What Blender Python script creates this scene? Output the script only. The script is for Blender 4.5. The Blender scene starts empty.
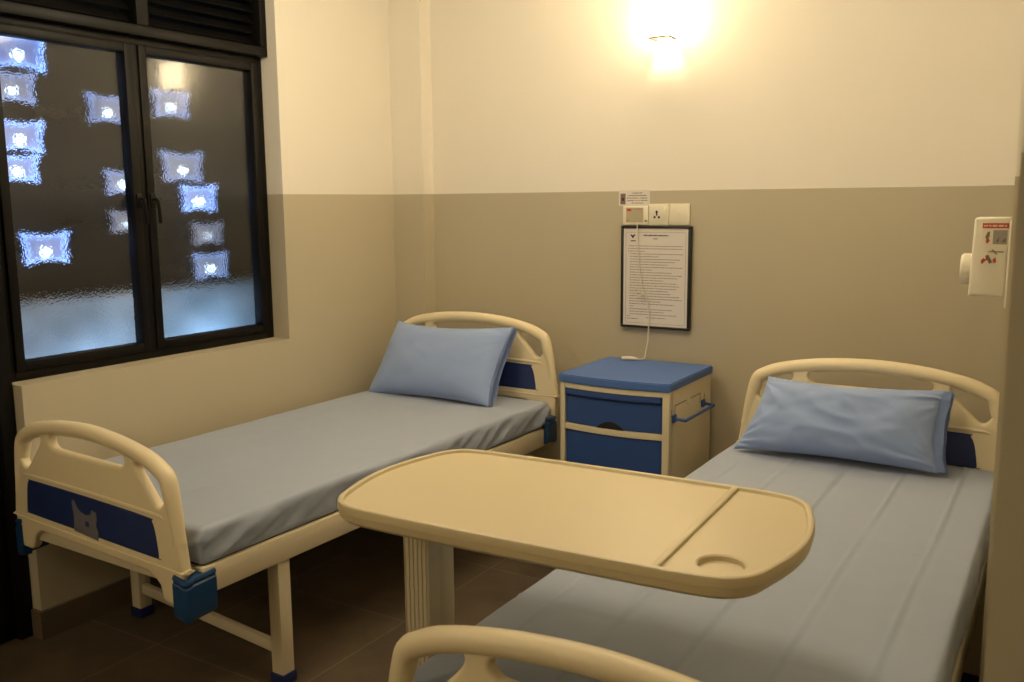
import bpy, bmesh, math, random
from mathutils import Vector, Matrix, noise
PI = math.pi
random.seed(7)
C = bpy.context.scene.collection
SHADE, BULB, FRONT_FILL, CEIL_FILL = 21, 200, 29, 46

# ------------------------------------------------------------------ helpers
def srgb(r, g, b):
    f = lambda c: (c / 255 / 12.92) if c / 255 <= .04045 else ((c / 255 + .055) / 1.055) ** 2.4
    return (f(r), f(g), f(b), 1)

def mat(name, col, rough=.5, metal=0, spec=.5, var=.06, vscale=6, bump=0, bscale=120, bdist=.002, sheen=0, coat=0):
    m = bpy.data.materials.new(name); m.use_nodes = True
    nt = m.node_tree; b = nt.nodes['Principled BSDF']
    b.inputs['Roughness'].default_value = rough; b.inputs['Metallic'].default_value = metal
    b.inputs['Specular IOR Level'].default_value = spec
    if sheen: b.inputs['Sheen Weight'].default_value = sheen
    if coat: b.inputs['Coat Weight'].default_value = coat
    tc = nt.nodes.new('ShaderNodeTexCoord')
    n = nt.nodes.new('ShaderNodeTexNoise'); n.inputs['Scale'].default_value = vscale; n.inputs['Detail'].default_value = 4
    nt.links.new(tc.outputs['Object'], n.inputs['Vector'])
    mx = nt.nodes.new('ShaderNodeMix'); mx.data_type = 'RGBA'
    mx.inputs[6].default_value = tuple(c * (1 - var) for c in col[:3]) + (1,)
    mx.inputs[7].default_value = tuple(min(1, c * (1 + var)) for c in col[:3]) + (1,)
    nt.links.new(n.outputs['Fac'], mx.inputs[0]); nt.links.new(mx.outputs[2], b.inputs['Base Color'])
    if bump:
        n2 = nt.nodes.new('ShaderNodeTexNoise'); n2.inputs['Scale'].default_value = bscale; n2.inputs['Detail'].default_value = 3
        nt.links.new(tc.outputs['Object'], n2.inputs['Vector'])
        bp = nt.nodes.new('ShaderNodeBump'); bp.inputs['Strength'].default_value = bump; bp.inputs['Distance'].default_value = bdist
        nt.links.new(n2.outputs['Fac'], bp.inputs['Height']); nt.links.new(bp.outputs['Normal'], b.inputs['Normal'])
    return m

def emit(name, col, strength):
    m = bpy.data.materials.new(name); m.use_nodes = True
    b = m.node_tree.nodes['Principled BSDF']
    b.inputs['Base Color'].default_value = (.6, .6, .6, 1)
    b.inputs['Emission Color'].default_value = tuple(col[:3]) + (1,)
    b.inputs['Emission Strength'].default_value = strength
    return m

def obj(name, bm, mats, parent=None, smooth=35, kind=None):
    me = bpy.data.meshes.new(name)
    if True:
        bmesh.ops.recalc_face_normals(bm, faces=bm.faces); bm.to_mesh(me); bm.free()
    if not isinstance(mats, (list, tuple)): mats = [mats]
    for m in mats: me.materials.append(m)
    if smooth:
        me.shade_smooth(); me.set_sharp_from_angle(angle=math.radians(smooth))
    o = bpy.data.objects.new(name, me); C.objects.link(o)
    if parent: o.parent = parent
    if kind: o['kind'] = kind
    return o

def thing(name, label, cat, loc=(0, 0, 0), rz=0, group=None):
    o = bpy.data.objects.new(name, None); C.objects.link(o)
    o.empty_display_size = .1
    o.location = loc; o.rotation_euler = (0, 0, rz); o['label'] = label; o['category'] = cat
    if group: o['group'] = group
    return o

def tag(o, label, cat, group=None):
    o['label'] = label; o['category'] = cat
    if group: o['group'] = group
    return o

def structure(name, loc=(0, 0, 0)):
    o = bpy.data.objects.new(name, None); C.objects.link(o); o.location = loc; o['kind'] = 'structure'
    return o

def join(bm, tmp, idx=0):
    me = bpy.data.meshes.new('tmp'); tmp.to_mesh(me); tmp.free()
    n = len(bm.faces)
    bm.from_mesh(me); bpy.data.meshes.remove(me)
    bm.faces.ensure_lookup_table()
    for f in bm.faces[n:]: f.material_index = idx
    return bm

def box(bm, lo, hi, bev=0, seg=2, idx=0):
    t = bmesh.new(); bmesh.ops.create_cube(t, size=1)
    for v in t.verts:
        for i in range(3): v.co[i] = lo[i] if v.co[i] < 0 else hi[i]
    if bev: bmesh.ops.bevel(t, geom=list(t.edges), offset=bev, segments=seg, affect='EDGES', profile=.5)
    return join(bm, t, idx)

def B(*boxes, bev=0, seg=2):
    bm = bmesh.new()
    for b in boxes: box(bm, b[0], b[1], b[2] if len(b) > 2 else bev, seg)
    return bm

def catmull(pts, n=6, closed=False):
    P = [Vector(p) for p in pts]; out = []; N = len(P)
    for i in range(N if closed else N - 1):
        p1, p2 = P[i], P[(i + 1) % N]
        p0 = P[i - 1] if (closed or i > 0) else p1 * 2 - p2
        p3 = P[(i + 2) % N] if (closed or i + 2 < N) else p2 * 2 - p1
        for k in range(n):
            t = k / n
            out.append(.5 * ((2 * p1) + (-p0 + p2) * t + (2 * p0 - 5 * p1 + 4 * p2 - p3) * t * t + (-p0 + 3 * p1 - 3 * p2 + p3) * t ** 3))
    if not closed: out.append(P[-1])
    return out

def tube(bm, pts, r, seg=12, closed=False, idx=0, flat=1):
    P = [Vector(p) for p in pts]; N = len(P); rings = []
    rr = r if isinstance(r, (list, tuple)) else [r] * N
    up = None
    for i in range(N):
        a = P[i - 1] if (closed or i > 0) else P[i]; b = P[(i + 1) % N] if (closed or i < N - 1) else P[i]
        t = (b - a).normalized()
        if up is None:
            up = Vector((0, 0, 1)) if abs(t.z) < .9 else Vector((0, 1, 0))
        s = t.cross(up).normalized(); up = s.cross(t).normalized()
        rings.append([bm.verts.new(P[i] + rr[i] * (math.cos(2 * PI * k / seg) * s + flat * math.sin(2 * PI * k / seg) * up)) for k in range(seg)])
    fs = []
    for i in range(N if closed else N - 1):
        A, D = rings[i], rings[(i + 1) % N]
        for k in range(seg):
            fs.append(bm.faces.new((A[k], A[(k + 1) % seg], D[(k + 1) % seg], D[k])))
    if not closed:
        fs.append(bm.faces.new(list(reversed(rings[0])))); fs.append(bm.faces.new(rings[-1]))
    for f in fs: f.material_index = idx
    return bm

def lathe(bm, prof, seg=32, centre=(0, 0, 0), idx=0, axis='z', cap=True):
    rings = []; c = Vector(centre)
    for (r, z) in prof:
        ring = []
        for k in range(seg):
            a = 2 * PI * k / seg; x, y = r * math.cos(a), r * math.sin(a)
            co = {'z': (x, y, z), 'x': (z, x, y), 'y': (x, z, y)}[axis]
            ring.append(bm.verts.new(c + Vector(co)))
        rings.append(ring)
    fs = []
    for A, D in zip(rings, rings[1:]):
        for k in range(seg): fs.append(bm.faces.new((A[k], A[(k + 1) % seg], D[(k + 1) % seg], D[k])))
    if cap:
        fs.append(bm.faces.new(rings[0])); fs.append(bm.faces.new(rings[-1]))
    for f in fs: f.material_index = idx
    return bm

def plate(outline, holes=(), half=.01, bev=.004, plane='xz', res=3):
    """rounded flat plate from a closed 2D outline and holes, as a mesh; plane xz means outline is (x, z)"""
    cu = bpy.data.curves.new('tmp', 'CURVE'); cu.dimensions = '2D'; cu.fill_mode = 'BOTH'
    cu.extrude = max(half - bev, .0001); cu.bevel_depth = bev; cu.bevel_resolution = res; cu.offset = -bev
    for pts in [outline] + list(holes):
        s = cu.splines.new('POLY'); s.points.add(len(pts) - 1); s.use_cyclic_u = True
        for p, q in zip(s.points, pts): p.co = (q[0], q[1], 0, 1)
    o = bpy.data.objects.new('tmp', cu); C.objects.link(o)
    dg = bpy.context.evaluated_depsgraph_get(); dg.update()
    me = bpy.data.meshes.new_from_object(o.evaluated_get(dg), depsgraph=dg)
    bpy.data.objects.remove(o); bpy.data.curves.remove(cu)
    bm = bmesh.new(); bm.from_mesh(me); bpy.data.meshes.remove(me)
    bmesh.ops.remove_doubles(bm, verts=bm.verts, dist=1e-5)
    if plane == 'xz':
        for v in bm.verts: v.co = Vector((v.co.x, -v.co.z, v.co.y))
    elif plane == 'yz':
        for v in bm.verts: v.co = Vector((v.co.z, v.co.x, v.co.y))
    for f in bm.faces: f.material_index = 0
    return bm

def shift(bm, d):
    for v in bm.verts: v.co += Vector(d)
    return bm

def rrect(x0, z0, x1, z1, r, n=5):
    out = []
    for cx, cz, a0 in ((x1 - r, z1 - r, 0), (x0 + r, z1 - r, 90), (x0 + r, z0 + r, 180), (x1 - r, z0 + r, 270)):
        for k in range(n + 1):
            a = math.radians(a0 + 90 * k / n); out.append((cx + r * math.cos(a), cz + r * math.sin(a)))
    return out

def soft_box(lo, hi, r, step=.02, disp=None):
    """rounded box on a fine grid, for cloth covered things"""
    bm = bmesh.new(); lo, hi = Vector(lo), Vector(hi)
    n = [max(2, int(round((hi[i] - lo[i]) / (step[i] if isinstance(step, (tuple, list)) else step)))) for i in range(3)]
    for ax in range(3):
        for side in (0, 1):
            a, b = (ax + 1) % 3, (ax + 2) % 3
            g = []
            for i in range(n[a] + 1):
                row = []
                for j in range(n[b] + 1):
                    p = Vector((0, 0, 0)); p[ax] = hi[ax] if side else lo[ax]
                    p[a] = lo[a] + (hi[a] - lo[a]) * i / n[a]; p[b] = lo[b] + (hi[b] - lo[b]) * j / n[b]
                    row.append(bm.verts.new(p))
                g.append(row)
            for i in range(n[a]):
                for j in range(n[b]):
                    bm.faces.new((g[i][j], g[i + 1][j], g[i + 1][j + 1], g[i][j + 1]))
    bmesh.ops.remove_doubles(bm, verts=bm.verts, dist=1e-5)
    for v in bm.verts:
        q = Vector([min(max(v.co[i], lo[i] + r), hi[i] - r) for i in range(3)])
        d = v.co - q
        if d.length > 1e-9: nrm = d.normalized()
        else: nrm = Vector((0, 0, 1))
        p = q + nrm * min(r, d.length) if d.length > 1e-9 else v.co.copy()
        if disp: p = disp(p, nrm)
        v.co = p
    return bm

# ------------------------------------------------------------------ materials
HP = 1.612                                                    # height of the paint line

def wall_paint():
    m = bpy.data.materials.new('two_tone_wall_paint'); m.use_nodes = True; nt = m.node_tree; b = nt.nodes['Principled BSDF']
    b.inputs['Roughness'].default_value = .55; b.inputs['Specular IOR Level'].default_value = .3
    tc = nt.nodes.new('ShaderNodeTexCoord'); sp = nt.nodes.new('ShaderNodeSeparateXYZ'); nt.links.new(tc.outputs['Object'], sp.inputs[0])
    gt = nt.nodes.new('ShaderNodeMath'); gt.operation = 'GREATER_THAN'; gt.inputs[1].default_value = HP; nt.links.new(sp.outputs['Z'], gt.inputs[0])
    mx = nt.nodes.new('ShaderNodeMix'); mx.data_type = 'RGBA'
    mx.inputs[6].default_value = (.50, .445, .325, 1); mx.inputs[7].default_value = (.84, .79, .69, 1)
    nt.links.new(gt.outputs[0], mx.inputs[0])
    n = nt.nodes.new('ShaderNodeTexNoise'); n.inputs['Scale'].default_value = 2.2; n.inputs['Detail'].default_value = 5; nt.links.new(tc.outputs['Object'], n.inputs['Vector'])
    hs = nt.nodes.new('ShaderNodeHueSaturation'); mr = nt.nodes.new('ShaderNodeMapRange'); mr.inputs[3].default_value = .97; mr.inputs[4].default_value = 1.03
    nt.links.new(n.outputs['Fac'], mr.inputs[0]); nt.links.new(mr.outputs[0], hs.inputs['Value']); nt.links.new(mx.outputs[2], hs.inputs['Color'])
    nt.links.new(hs.outputs[0], b.inputs['Base Color'])
    n2 = nt.nodes.new('ShaderNodeTexNoise'); n2.inputs['Scale'].default_value = 140; nt.links.new(tc.outputs['Object'], n2.inputs['Vector'])
    bp = nt.nodes.new('ShaderNodeBump'); bp.inputs['Strength'].default_value = .12; bp.inputs['Distance'].default_value = .002
    nt.links.new(n2.outputs['Fac'], bp.inputs['Height']); nt.links.new(bp.outputs['Normal'], b.inputs['Normal'])
    return m

def floor_tiles():
    m = bpy.data.materials.new('brown_stone_floor_tiles'); m.use_nodes = True; nt = m.node_tree; b = nt.nodes['Principled BSDF']
    b.inputs['Roughness'].default_value = .45
    tc = nt.nodes.new('ShaderNodeTexCoord'); mp = nt.nodes.new('ShaderNodeMapping'); nt.links.new(tc.outputs['Object'], mp.inputs['Vector'])
    mp.inputs['Location'].default_value = (-.402 + .66 * 4, 2.007 + .6 * 10, 0)
    br = nt.nodes.new('ShaderNodeTexBrick'); br.offset = 0; br.squash = 1
    for k, v in (('Scale', 1), ('Mortar Size', .003), ('Mortar Smooth', .1), ('Brick Width', .66), ('Row Height', .6)): br.inputs[k].default_value = v
    br.inputs['Color1'].default_value = (.082, .060, .038, 1); br.inputs['Color2'].default_value = (.096, .070, .044, 1); br.inputs['Mortar'].default_value = (.17, .13, .085, 1)
    nt.links.new(mp.outputs[0], br.inputs['Vector'])
    n = nt.nodes.new('ShaderNodeTexNoise'); n.inputs['Scale'].default_value = 5; n.inputs['Detail'].default_value = 8; n.inputs['Roughness'].default_value = .65
    nt.links.new(tc.outputs['Object'], n.inputs['Vector'])
    mr = nt.nodes.new('ShaderNodeMapRange'); mr.inputs[1].default_value = .3; mr.inputs[2].default_value = .7; mr.inputs[3].default_value = .72; mr.inputs[4].default_value = 1.3
    nt.links.new(n.outputs['Fac'], mr.inputs[0])
    hs = nt.nodes.new('ShaderNodeHueSaturation'); nt.links.new(br.outputs['Color'], hs.inputs['Color']); nt.links.new(mr.outputs[0], hs.inputs['Value'])
    nt.links.new(hs.outputs[0], b.inputs['Base Color'])
    return m

M = dict(
    wall=wall_paint(), floor=floor_tiles(),
    ceiling=mat('white_ceiling_paint', (.85, .82, .76, 1), .8),
    skirt=mat('brown_skirting_tile', (.125, .095, .062, 1), .4, var=.2, vscale=8),
    plastic=mat('cream_moulded_plastic', (.80, .69, .46, 1), .42, var=.02, bump=.05, bscale=300, bdist=.001),
    steel=mat('cream_painted_steel', (.72, .63, .45, 1), .4, var=.03),
    abs=mat('cream_cabinet_plastic', (.72, .64, .46, 1), .45, var=.03),
    tray=mat('warm_cream_tray_plastic', (.58, .49, .30, 1), .38, var=.02, bump=.04, bscale=350, bdist=.001),
    alloy=mat('pale_painted_aluminium', (.58, .51, .36, 1), .45, var=.04),
    navy=mat('navy_blue_panel', (.012, .028, .125, 1), .5, var=.08),
    guard=mat('blue_rubber_bumper', (.008, .05, .15, 1), .4, var=.12),
    foot=mat('dark_blue_rubber_foot', (.008, .016, .10, 1), .5),
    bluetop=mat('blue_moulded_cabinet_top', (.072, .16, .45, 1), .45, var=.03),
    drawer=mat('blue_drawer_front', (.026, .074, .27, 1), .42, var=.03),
    sheet=mat('pale_blue_cotton_sheet', (.335, .385, .49, 1), .85, var=.04, vscale=14, bump=.12, bscale=500, bdist=.001, sheen=.2),
    pillow=mat('light_blue_cotton_pillowcase', (.29, .39, .66, 1), .85, var=.03, vscale=10, bump=.12, bscale=500, bdist=.001, sheen=.2),
    black=mat('black_bronze_aluminium', (.006, .005, .004, 1), .45, var=.15, spec=.18),
    gasket=mat('black_rubber_seal', (.006, .006, .006, 1), .6),
    frame=mat('black_frame_moulding', (.008, .008, .007, 1), .4),
    paper=mat('white_paper', (.72, .67, .62, 1), .6, var=.02),
    ink=mat('grey_black_ink', (.10, .09, .08, 1), .7),
    dark=mat('black_print', (.025, .022, .02, 1), .7),
    red=mat('red_print', (.50, .06, .035, 1), .6),
    brownp=mat('brown_print', (.20, .13, .11, 1), .7),
    greyp=mat('grey_print', (.33, .30, .26, 1), .7),
    switch=mat('ivory_switch_plastic', (.80, .74, .58, 1), .3, var=.02),
    film=mat('tan_label_film', (.46, .40, .27, 1), .4),
    hole=mat('dark_slot', (.01, .01, .01, 1), .8),
    white=mat('off_white_plastic', (.82, .76, .62, 1), .35, var=.02),
    cordm=mat('milky_plastic_tubing', (.72, .66, .55, 1), .3, var=.02),
    tape=mat('translucent_sticky_tape', (.17, .16, .19, 1), .3, var=.25, vscale=30),
    castor=mat('grey_castor_rubber', (.06, .06, .06, 1), .6),
    ground=mat('dark_outdoor_render', (.02, .022, .026, 1), .9),
    haze_wall=mat('mottled_haze_wall', (.50, .54, .58, 1), .8, var=.75, vscale=6),  # mottled tone painted in for the uneven haze behind the glass
)

def frosted():
    m = bpy.data.materials.new('frosted_pattern_glass'); m.use_nodes = True; nt = m.node_tree; b = nt.nodes['Principled BSDF']
    b.inputs['Base Color'].default_value = (.92, .95, 1, 1); b.inputs['Transmission Weight'].default_value = 1
    b.inputs['Roughness'].default_value = .11; b.inputs['IOR'].default_value = 1.16
    b.inputs['Coat Weight'].default_value = 1; b.inputs['Coat Roughness'].default_value = .072
    tc = nt.nodes.new('ShaderNodeTexCoord'); v = nt.nodes.new('ShaderNodeTexVoronoi'); v.inputs['Scale'].default_value = 130
    nt.links.new(tc.outputs['Object'], v.inputs['Vector'])
    bp = nt.nodes.new('ShaderNodeBump'); bp.inputs['Strength'].default_value = .55; bp.inputs['Distance'].default_value = .002
    nt.links.new(v.outputs['Distance'], bp.inputs['Height']); nt.links.new(bp.outputs['Normal'], b.inputs['Normal'])
    return m
M['glass'] = frosted()

# ------------------------------------------------------------------ the room
RX = 3.092                                                     # right wall
obj('floor', B(((-.3, -5.2, -.1), (4.6, .2, 0))), M['floor'], kind='structure', smooth=0)
obj('ceiling', B(((-.3, -5.2, 2.8), (4.6, .2, 2.9))), M['ceiling'], kind='structure', smooth=0)
obj('wall_back', B(((-.2, 0, 0), (4.5, .15, 2.8))), M['wall'], kind='structure', smooth=0)
wb = .003
obj('wall_left', B(((-.2, -2.188, 0), (0, 0, .941)), ((-.2, -.891, .941), (0, 0, 2.8)), ((-.2, -3.2, 2.72), (0, -.891, 2.8)),
                   ((-.2, -5.2, 0), (0, -3.2, 2.8))), M['wall'], kind='structure', smooth=0)
obj('wall_right', B(((3.015, -1.74, 0), (3.30, 0, 2.8)), ((RX, -2.95, 0), (3.30, -1.74, 2.8))), M['wall'], kind='structure', smooth=0)
obj('wall_corridor', B(((4.4, -5.2, 0), (4.5, 0, 2.8))), M['wall'], kind='structure', smooth=0)
obj('wall_front', B(((-.2, -5.2, 0), (4.5, -5.1, 2.8))), M['wall'], kind='structure', smooth=0)
obj('trim_1', B(((0, -.09, 0), (.199, 0, 2.8))), M['wall'], kind='structure', smooth=0)         # corner pier, left
obj('trim_2', B(((2.835, -.09, 0), (3.015, 0, 2.8))), M['wall'], kind='structure', smooth=0)     # corner pier, right
obj('baseboard_left', B(((0, -2.188, 0), (.015, -.09, .105), .002), ((-.045, -2.203, 0), (.015, -2.188, .105), .002)), M['skirt'], kind='structure', smooth=0)
obj('baseboard_back', B(((.199, -.015, 0), (2.835, 0, .105), .002)), M['skirt'], kind='structure', smooth=0)

# window ------------------------------------------------------------
win = structure('window_1', (0, 0, 0))
X0, X1 = -.165, -.10
obj('frame', B(((X0, -.931, .941), (X1, -.891, 2.225), .003), ((X0, -2.188, .941), (X1, -2.148, 2.225), .003),
               ((X0, -2.148, .941), (X1, -.931, .977), .003), ((X0, -2.148, 2.195), (X1, -.931, 2.225), .003),
               ((X0, -1.578, .977), (X1 + .004, -1.548, 2.195), .003),
               ((X0, -2.188, 2.225), (-.055, -.891, 2.266), .004),
               ((X0, -.93, 2.266), (-.055, -.891, 2.72), .004), ((X0, -1.57, 2.266), (-.055, -1.515, 2.72), .004),
               ((X0, -2.188, 2.266), (-.055, -2.15, 2.72), .004), ((X0, -2.188, 2.70), (-.055, -.891, 2.72))), M['black'], win)
bm = bmesh.new()
for (ya, yb) in ((-2.15, -1.57), (-1.515, -.93)):
    z = 2.285
    while z < 2.70:
        t = bmesh.new(); bmesh.ops.create_cube(t, size=1)
        bmesh.ops.scale(t, vec=(.055, yb - ya, .004), verts=t.verts)
        bmesh.ops.rotate(t, matrix=Matrix.Rotation(math.radians(42), 3, 'Y'), verts=t.verts)
        bmesh.ops.translate(t, vec=(-.115, (ya + yb) / 2, z + .012), verts=t.verts)
        join(bm, t); z += .046
obj('louvre_slats', bm, M['black'], win, smooth=0)
for k, (ya, yb, hy) in enumerate(((-2.148, -1.578, -1.594), (-1.548, -.931, -1.530))):
    sash = obj('sash', B(((-.145, ya, .977), (-.088, ya + .035, 2.195), .004), ((-.145, yb - .035, .977), (-.088, yb, 2.195), .004),
                         ((-.145, ya + .035, .977), (-.088, yb - .035, 1.011), .004), ((-.145, ya + .035, 2.161), (-.088, yb - .035, 2.195), .004),
                         ), M['black'], win)
    obj('pane', B(((-.122, ya + .034, 1.010), (-.116, yb - .034, 2.162))), M['glass'], sash, smooth=0)
    bm = bmesh.new()
    box(bm, (-.088, hy - .012, 1.555), (-.079, hy + .012, 1.615), .003)
    tube(bm, catmull([(-.079, hy, 1.59), (-.058, hy, 1.59), (-.05, hy, 1.575), (-.05, hy + .004, 1.53), (-.052, hy + .006, 1.495)], 5), [.008] * 21, 10)
    obj('handle', bm, M['black'], sash)

# dark balcony door left of the window ---------------------------------
door = structure('door_1')
obj('door_frame', B(((-.16, -2.245, 0), (-.05, -2.19, 2.72), .004), ((-.16, -3.2, 0), (-.05, -3.15, 2.72), .004), ((-.16, -3.15, 2.66), (-.05, -2.245, 2.72), .004)), M['black'], door)
leaf = obj('door_leaf', B(((-.14, -2.335, .005), (-.075, -2.247, 2.655), .004), ((-.14, -3.148, .005), (-.075, -3.06, 2.655), .004),
                          ((-.14, -3.06, .005), (-.075, -2.335, .12), .004), ((-.14, -3.06, 1.0), (-.075, -2.335, 1.08), .004), ((-.14, -3.06, 2.56), (-.075, -2.335, 2.655), .004),
                          ((-.115, -3.06, .12), (-.10, -2.335, 1.0))), M['black'], door)
obj('pane', B(((-.112, -3.062, 1.075), (-.106, -2.333, 2.565))), M['glass'], leaf, smooth=0)
bm = bmesh.new(); tube(bm, [(-.075, -3.10, 1.05), (-.03, -3.10, 1.05), (-.03, -2.98, 1.05)], .009); obj('handle', bm, M['black'], leaf)

# outside the window: added dark backing, an added pale parapet and blue-white lights --------
obj('wall_outside', B(((-1.0, -4.0, -.1), (-.9, .6, 3.2)), ((-1.0, .5, -.1), (-.2, .6, 3.2)), ((-1.0, -4.0, -.1), (-.2, -3.9, 3.2))), M['ground'], kind='structure', smooth=0)
obj('haze_backing', B(((-.80, -3.0, -.1), (-.70, .1, 1.16), .01)), M['haze_wall'], kind='structure', smooth=0)  # wall added so the lower panes show a pale haze
obj('floor_outside', B(((-1.0, -4.0, -.2), (-.2, .6, -.1))), M['ground'], kind='structure', smooth=0)

E_pad = emit('blue_white_blob_face', (.16, .34, 1), 1.1)
E_rim = emit('blue_white_blob_rim', (.30, .52, 1), 4.5)
E_bulb = emit('white_lamp_core', (.62, .82, 1), 38)
def pinch(s, n=8):  # blob outline that patterned glass gives each light, built as a glowing shape
    out = []
    c = [(-s, -s * .62), (s, -s * .62), (s * 1.12, s * .72), (-s * 1.12, s * .72)]
    for i in range(4):
        a, b = Vector(c[i]), Vector(c[(i + 1) % 4])
        nrm = Vector((-(b - a).y, (b - a).x)).normalized()
        for k in range(n):
            t = k / n; out.append(tuple(a.lerp(b, t) + nrm * (4 * t * (1 - t)) * s * .17))
    return out
def outdoor_light(y, z, s, dim, label, xx=-.42):
    t = thing('outdoor_light', label, 'light', (xx, y, z), 0, 'blue-white lights outside the frosted window')
    o = pinch(s)
    bm = plate(o, (), .006, .002, 'yz', 1); shift(bm, (-.012, 0, 0)); obj('blob_face', bm, E_pads[dim], t, smooth=30)
    bm = bmesh.new(); tube(bm, [(0, p[0], p[1]) for p in o], .006, 6, closed=True); obj('rim', bm, E_rims[dim], t)
    bm = bmesh.new(); lathe(bm, [(.001, .012), (.008, .009), (.012, .003), (.012, -.006)], 16, (0, 0, -.12 * s), axis='x'); obj('bulb', bm, E_bulbs[dim], t)
    bm = B(((-.48 - .0, -.012, -.012), (-.018, .012, .012), .002)); obj('bracket', bm, M['ground'], t, smooth=0)
    return t
E_pads = [emit('blob_face_glow', (.09, .26, 1), k) for k in (.36, .13, .05)]
E_rims = [emit('blob_rim_glow', (.20, .42, 1), k) for k in (1.9, .7, .25)]
E_bulbs = [emit('lamp_core_glow', (.6, .8, 1), k) for k in (11, 5, 1.8)]

for y, z, s, dim, label in (
    (-1.843, 2.160, .120, 0, 'large blue-white light glowing in the top left corner of the left pane'),
    (-1.879, 2.021, .100, 1, 'dim light just below the top left corner glow of the left pane'),
    (-1.864, 1.836, .105, 0, 'upper of two touching bright lights at the left edge of the left pane'),
    (-1.884, 1.712, .090, 0, 'lower of two touching bright lights at the left edge of the left pane'),
    (-1.468, 1.969, .100, 1, 'faint light beside the mullion, high in the left pane'),
    (-1.421, 1.664, .085, 1, 'medium light half behind the mullion, middle of the left pane'),
    (-1.796, 1.397, .105, 0, 'bright concave-sided light alone low in the left pane'),
    (-1.415, 1.496, .080, 2, 'faint light beside the handles, low in the left pane'),
    (-1.144, 2.016, .100, 1, 'topmost light of the right pane, under the warm lamp reflection'),
    (-1.100, 1.736, .115, 1, 'wide light in the upper middle of the right pane'),
    (-1.019, 1.594, .100, 0, 'brightest concave-sided light in the middle of the right pane'),
    (-.978, 1.429, .085, 2, 'faint light below the brightest one of the right pane'),
    (-.971, 1.275, .100, 1, 'lowest light of the right pane, just above the pale haze')):
    outdoor_light(y, z, s * .86, dim, label)

# ------------------------------------------------------------------ hospital beds
def bed_board(root, name, w, L0, A, y, zbot, rz, dx):
    """moulded head or foot board: u across 0..w, L0 = ledge height, A = apex height; y = plane of the board"""
    mid = w / 2
    half = [(.008, L0), (.022, L0 + .09), (.036, L0 + .17), (.052, A - .135), (.072, A - .092), (.102, A - .060), (.15, A - .040), (.23, A - .022), (.34, A - .007), (mid, A)]
    top = catmull([(p[0], p[1], 0) for p in half] + [(w - p[0], p[1], 0) for p in reversed(half[:-1])], 5)
    base = [(w - .014, L0 - .008), (w - .018, zbot + .02), (w - .032, zbot), (w - .10, zbot), (w - .115, zbot + .012), (w - .128, zbot + .05), (w - .15, L0 - .045), (w - .18, L0 - .032)]
    out = [(p.x, p.y) for p in top] + base + [(w - p[0], p[1]) for p in reversed(base)]
    ov = [(.088, A - .085), (.077, A - .118), (.081, A - .160), (.098, A - .188), (.122, A - .190), (.162, A - .150), (.205, A - .105), (.218, A - .080), (.206, A - .062), (.165, A - .066), (.122, A - .072)]
    ovs = [(p.x, p.y) for p in catmull([(a, b, 0) for a, b in ov], 4, True)]
    sl = [(.288, A - .060), (.34, A - .052), (mid, A - .046), (w - .34, A - .052), (w - .288, A - .060), (w - .272, A - .078), (w - .285, A - .098), (w - .32, A - .104), (mid, A - .104), (.32, A - .104), (.285, A - .098), (.272, A - .078)]
    sls = [(p.x, p.y) for p in catmull([(a, b, 0) for a, b in sl], 4, True)]
    bm = plate(out, [ovs, [(w - a, b) for a, b in ovs], sls], .017, .010, 'xz', 3)
    # thick rounded handle along the arch, thinning down both sides
    hp = catmull([(p[0] + (.014 if p[0] < .06 else .008), 0, p[1] - (.022 if p[1] > A - .07 else 0.01)) for p in half[1:]] + [(w - p[0] - (.014 if p[0] < .06 else .008), 0, p[1] - (.022 if p[1] > A - .07 else .01)) for p in reversed(half[1:-1])], 4)
    n = len(hp); rr = []
    for p in hp:
        rr.append(.0255 if p.z > A - .14 else max(.0195, .0255 - (A - .14 - p.z) * .05))
    tube(bm, hp, rr, 16)
    # ledge bead, raised bead around the insert
    tube(bm, [(.004, 0, L0), (.04, 0, L0 - .001), (mid, 0, L0 - .001), (w - .04, 0, L0 - .001), (w - .004, 0, L0)], .0205, 8, flat=.3)
    for sgn in (1, -1):
        yy = .017 * sgn
        tube(bm, catmull([(.085, yy - sgn * .006, L0 + .148), (.11, yy - sgn * .002, L0 + .155), (.2, yy, L0 + .157), (mid, yy, L0 + .160), (w - .2, yy, L0 + .157), (w - .11, yy - sgn * .002, L0 + .155), (w - .085, yy - sgn * .006, L0 + .148)], 4), .0065, 8)
    b = obj(name, bm, M['plastic'], root, smooth=40)
    b.location = (dx + mid * (1 - math.cos(rz)), y - mid * math.sin(rz), 0); b.rotation_euler = (0, 0, rz)
    ins = [(p.x, p.y) for p in catmull([(.100, L0 + .035, 0), (.105, L0 + .024, 0), (.12, L0 + .02, 0), (mid, L0 + .02, 0), (w - .135, L0 + .02, 0), (w - .122, L0 + .024, 0), (w - .12, L0 + .036, 0),
                                        (w - .130, L0 + .10, 0), (w - .144, L0 + .132, 0), (w - .168, L0 + .142, 0), (mid, L0 + .145, 0), (.15, L0 + .142, 0), (.128, L0 + .138, 0), (.114, L0 + .12, 0)], 4, True)]
    obj('insert_panel', plate(ins, (), .0185, .002, 'xz', 1), M['navy'], b, smooth=30)
    return b

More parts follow.
